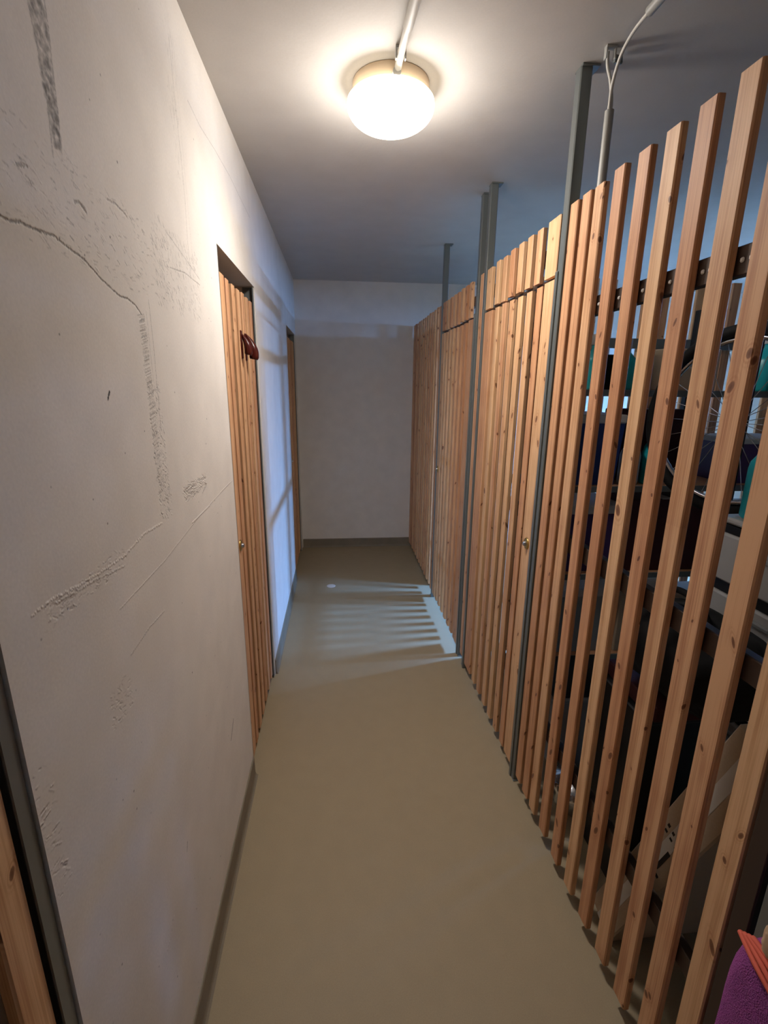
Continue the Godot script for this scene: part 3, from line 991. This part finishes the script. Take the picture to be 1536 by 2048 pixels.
	# tall cupboards standing behind the far fence, which keep the daylight off the far wall
	for q in [[-3.82, 0.34, "white tall cupboard behind the far fence, beside the steel post"], [-4.38, 0.60, "white tall cupboard behind the far fence, beside the far wall"]]:
		var cu := thing("cupboard", Vector3(1.10, 0, q[0]), q[2], "cupboard", "cupboards behind the far fence")
		part(cu, "body", cbox(Vector3(0.52, 2.05, q[1]), 0.004, true), M.white_card)
		part(cu, "door", cbox(Vector3(0.018, 1.95, q[1] - 0.02), 0.003, true), M.white_card, Vector3(0.270, 0.06, 0))
	# grey tub and a chrome pan
	var tb := thing("plastic_tub", Vector3(1.06, 0.0, -1.80), "translucent grey plastic tub with a rim behind the fence", "tub")
	part(tb, "body", taper_box(Vector3(0.30, 0, 0.24), Vector3(0.36, 0, 0.30), 0.34), M.grey_plastic)
	part(tb, "rim", cbox(Vector3(0.38, 0.022, 0.32), 0.006, true), M.grey_plastic, Vector3(0, 0.34, 0))
	part(tb, "lid", cbox(Vector3(0.36, 0.012, 0.30), 0.004, true), M.black_plastic, Vector3(0, 0.362, 0))
	solid("cooking_pot", lathe([Vector2(0, 0.135), Vector2(0.012, 0.135), Vector2(0.014, 0.118), Vector2(0.09, 0.105), Vector2(0.10, 0.098), Vector2(0.10, 0.012), Vector2(0.09, 0), Vector2(0, 0)], 36), M.chrome, Vector3(0.94, 0.0, -1.49), "shiny steel cooking pot on the floor behind the fence", "pot")

func ball(r: float) -> Array:
	var p := []
	for i in 17:
		var a := PI * i / 16.0
		p.append(Vector2(r * sin(a), r * cos(a)))
	return p

func bicycle_wheel(at: Vector3, r: float, label: String) -> void:
	var t := thing("bicycle_wheel", at, label, "wheel")
	var circle := func(rad: float) -> Array:
		var o := []
		for i in 49:
			o.append(Vector3(0.0, sin(TAU * i / 48) * rad, cos(TAU * i / 48) * rad))
		return o
	part(t, "tyre", tube(circle.call(r), 0.022, 12), M.rubber)
	part(t, "rim", tube(circle.call(r - 0.032), 0.010, 8), M.chrome)
	for i in 24:
		var a := TAU * i / 24
		part(t, "spoke", tube([Vector3(0.02 if i % 2 else -0.02, sin(a) * 0.02, cos(a) * 0.02), Vector3(0, sin(a) * (r - 0.035), cos(a) * (r - 0.035))], 0.0014, 5), M.chrome)
	part(t, "hub", tube([Vector3(-0.035, 0, 0), Vector3(0.035, 0, 0)], 0.021, 12), M.chrome)
	t.rotation.y = 0.35

func blob(radii: Vector3, rough: float, seed_: int, square := 0.7) -> ArrayMesh:
	# soft bulging body: a squared-off ellipsoid with shallow folds
	var n := noise(seed_, 1.6, 3)
	var st := start()
	var lat := 28
	var lon := 40
	var at := func(i: int, j: int) -> Vector3:
		var a := PI * i / lat
		var b := TAU * j / lon
		var d := Vector3(sin(a) * cos(b), cos(a), sin(a) * sin(b))
		var p := Vector3(signf(d.x) * absf(d.x) ** square, signf(d.y) * absf(d.y) ** square, signf(d.z) * absf(d.z) ** square)
		var k := 1.0 + rough * 4.0 * n.get_noise_3d(d.x * 0.9, d.y * 0.9, d.z * 0.9)
		return p * radii * k
	for i in lat:
		for j in lon:
			var jj := (j + 1) % lon
			var q := [at.call(i, j), at.call(i, jj), at.call(i + 1, jj), at.call(i + 1, j)]
			for v in [0, 2, 1, 0, 3, 2]:
				st.set_smooth_group(1)
				st.add_vertex(q[v])
	st.index()
	st.generate_normals()
	return st.commit()

# ------------------------------------------------------------------ small things in the corridor
func build_corridor_things() -> void:
	# two lacquered hooks on the first door in the plastered wall
	var xd := XL - 0.010
	hook(Vector3(xd, 1.775, -2.106), "dark red lacquered hook on the slatted door, the one nearer the camera", 0.70)
	hook(Vector3(xd, 1.772, -2.200), "dark red lacquered hook on the slatted door, the one farther from the camera", 0.88)
	solid("floor_cap", lathe([Vector2(0, 0.0016), Vector2(0.030, 0.0016), Vector2(0.036, 0.0010), Vector2(0.037, 0.0), Vector2(0, 0)], 32), M.paint_white, Vector3(-0.077, 0.0, -3.713), "small round pale cap on the floor of the corridor", "floor cap")
	# purple plush bag at the near end of the fence
	var b := thing("plush_bag", Vector3(0.655, 0.0, -0.322), "purple plush bag with coral ribbon at the bottom right corner", "bag")
	part(b, "body", blob(Vector3(0.058, 0.435, 0.185), 0.010, 9, 0.40), M.purple_plush, Vector3(0.0, 0.435, 0.0))
	for k in 4:
		var o := k * 0.011
		part(b, "ribbon", tube(bend([Vector3(-0.040, 0.800 + o * 0.5, -0.176 + o * 0.6), Vector3(-0.058, 0.806 + o, -0.130 + o), Vector3(-0.066, 0.800 + o, -0.07), Vector3(-0.068, 0.785 + o, 0.0), Vector3(-0.068, 0.75 + o, 0.09)]), 0.0042, 8), M.coral_ribbon)
	part(b, "tassel", blob(Vector3(0.008, 0.026, 0.013), 0.05, 12), M.cream_cloth, Vector3(-0.052, 0.862, -0.120))

func hook(at: Vector3, label: String, k: float) -> void:
	# horn-shaped: springs from the door, swells outwards and ends in a blunt foot
	var t := thing("coat_hook", at, label, "hook", "dark red hooks on the slatted door")
	var path := []
	var rad := []
	for i in 15:
		var s := i / 14.0
		path.append(Vector3(0.004 + 0.036 * sin(s * PI * 0.62) * k, (0.062 - 0.118 * s) * k, 0))
		rad.append((0.003 + 0.0195 * sin(minf(s * 1.25, 1.0) * PI * 0.5)) * k * (1.0 if i < 14 else 0.82))
	part(t, "horn", tube(path, rad, 18), M.mahogany_lacquer)
	part(t, "back_plate", cbox(Vector3(0.006, 0.11, 0.024), 0.002), M.mahogany_lacquer, Vector3(0.003, 0.0, 0))
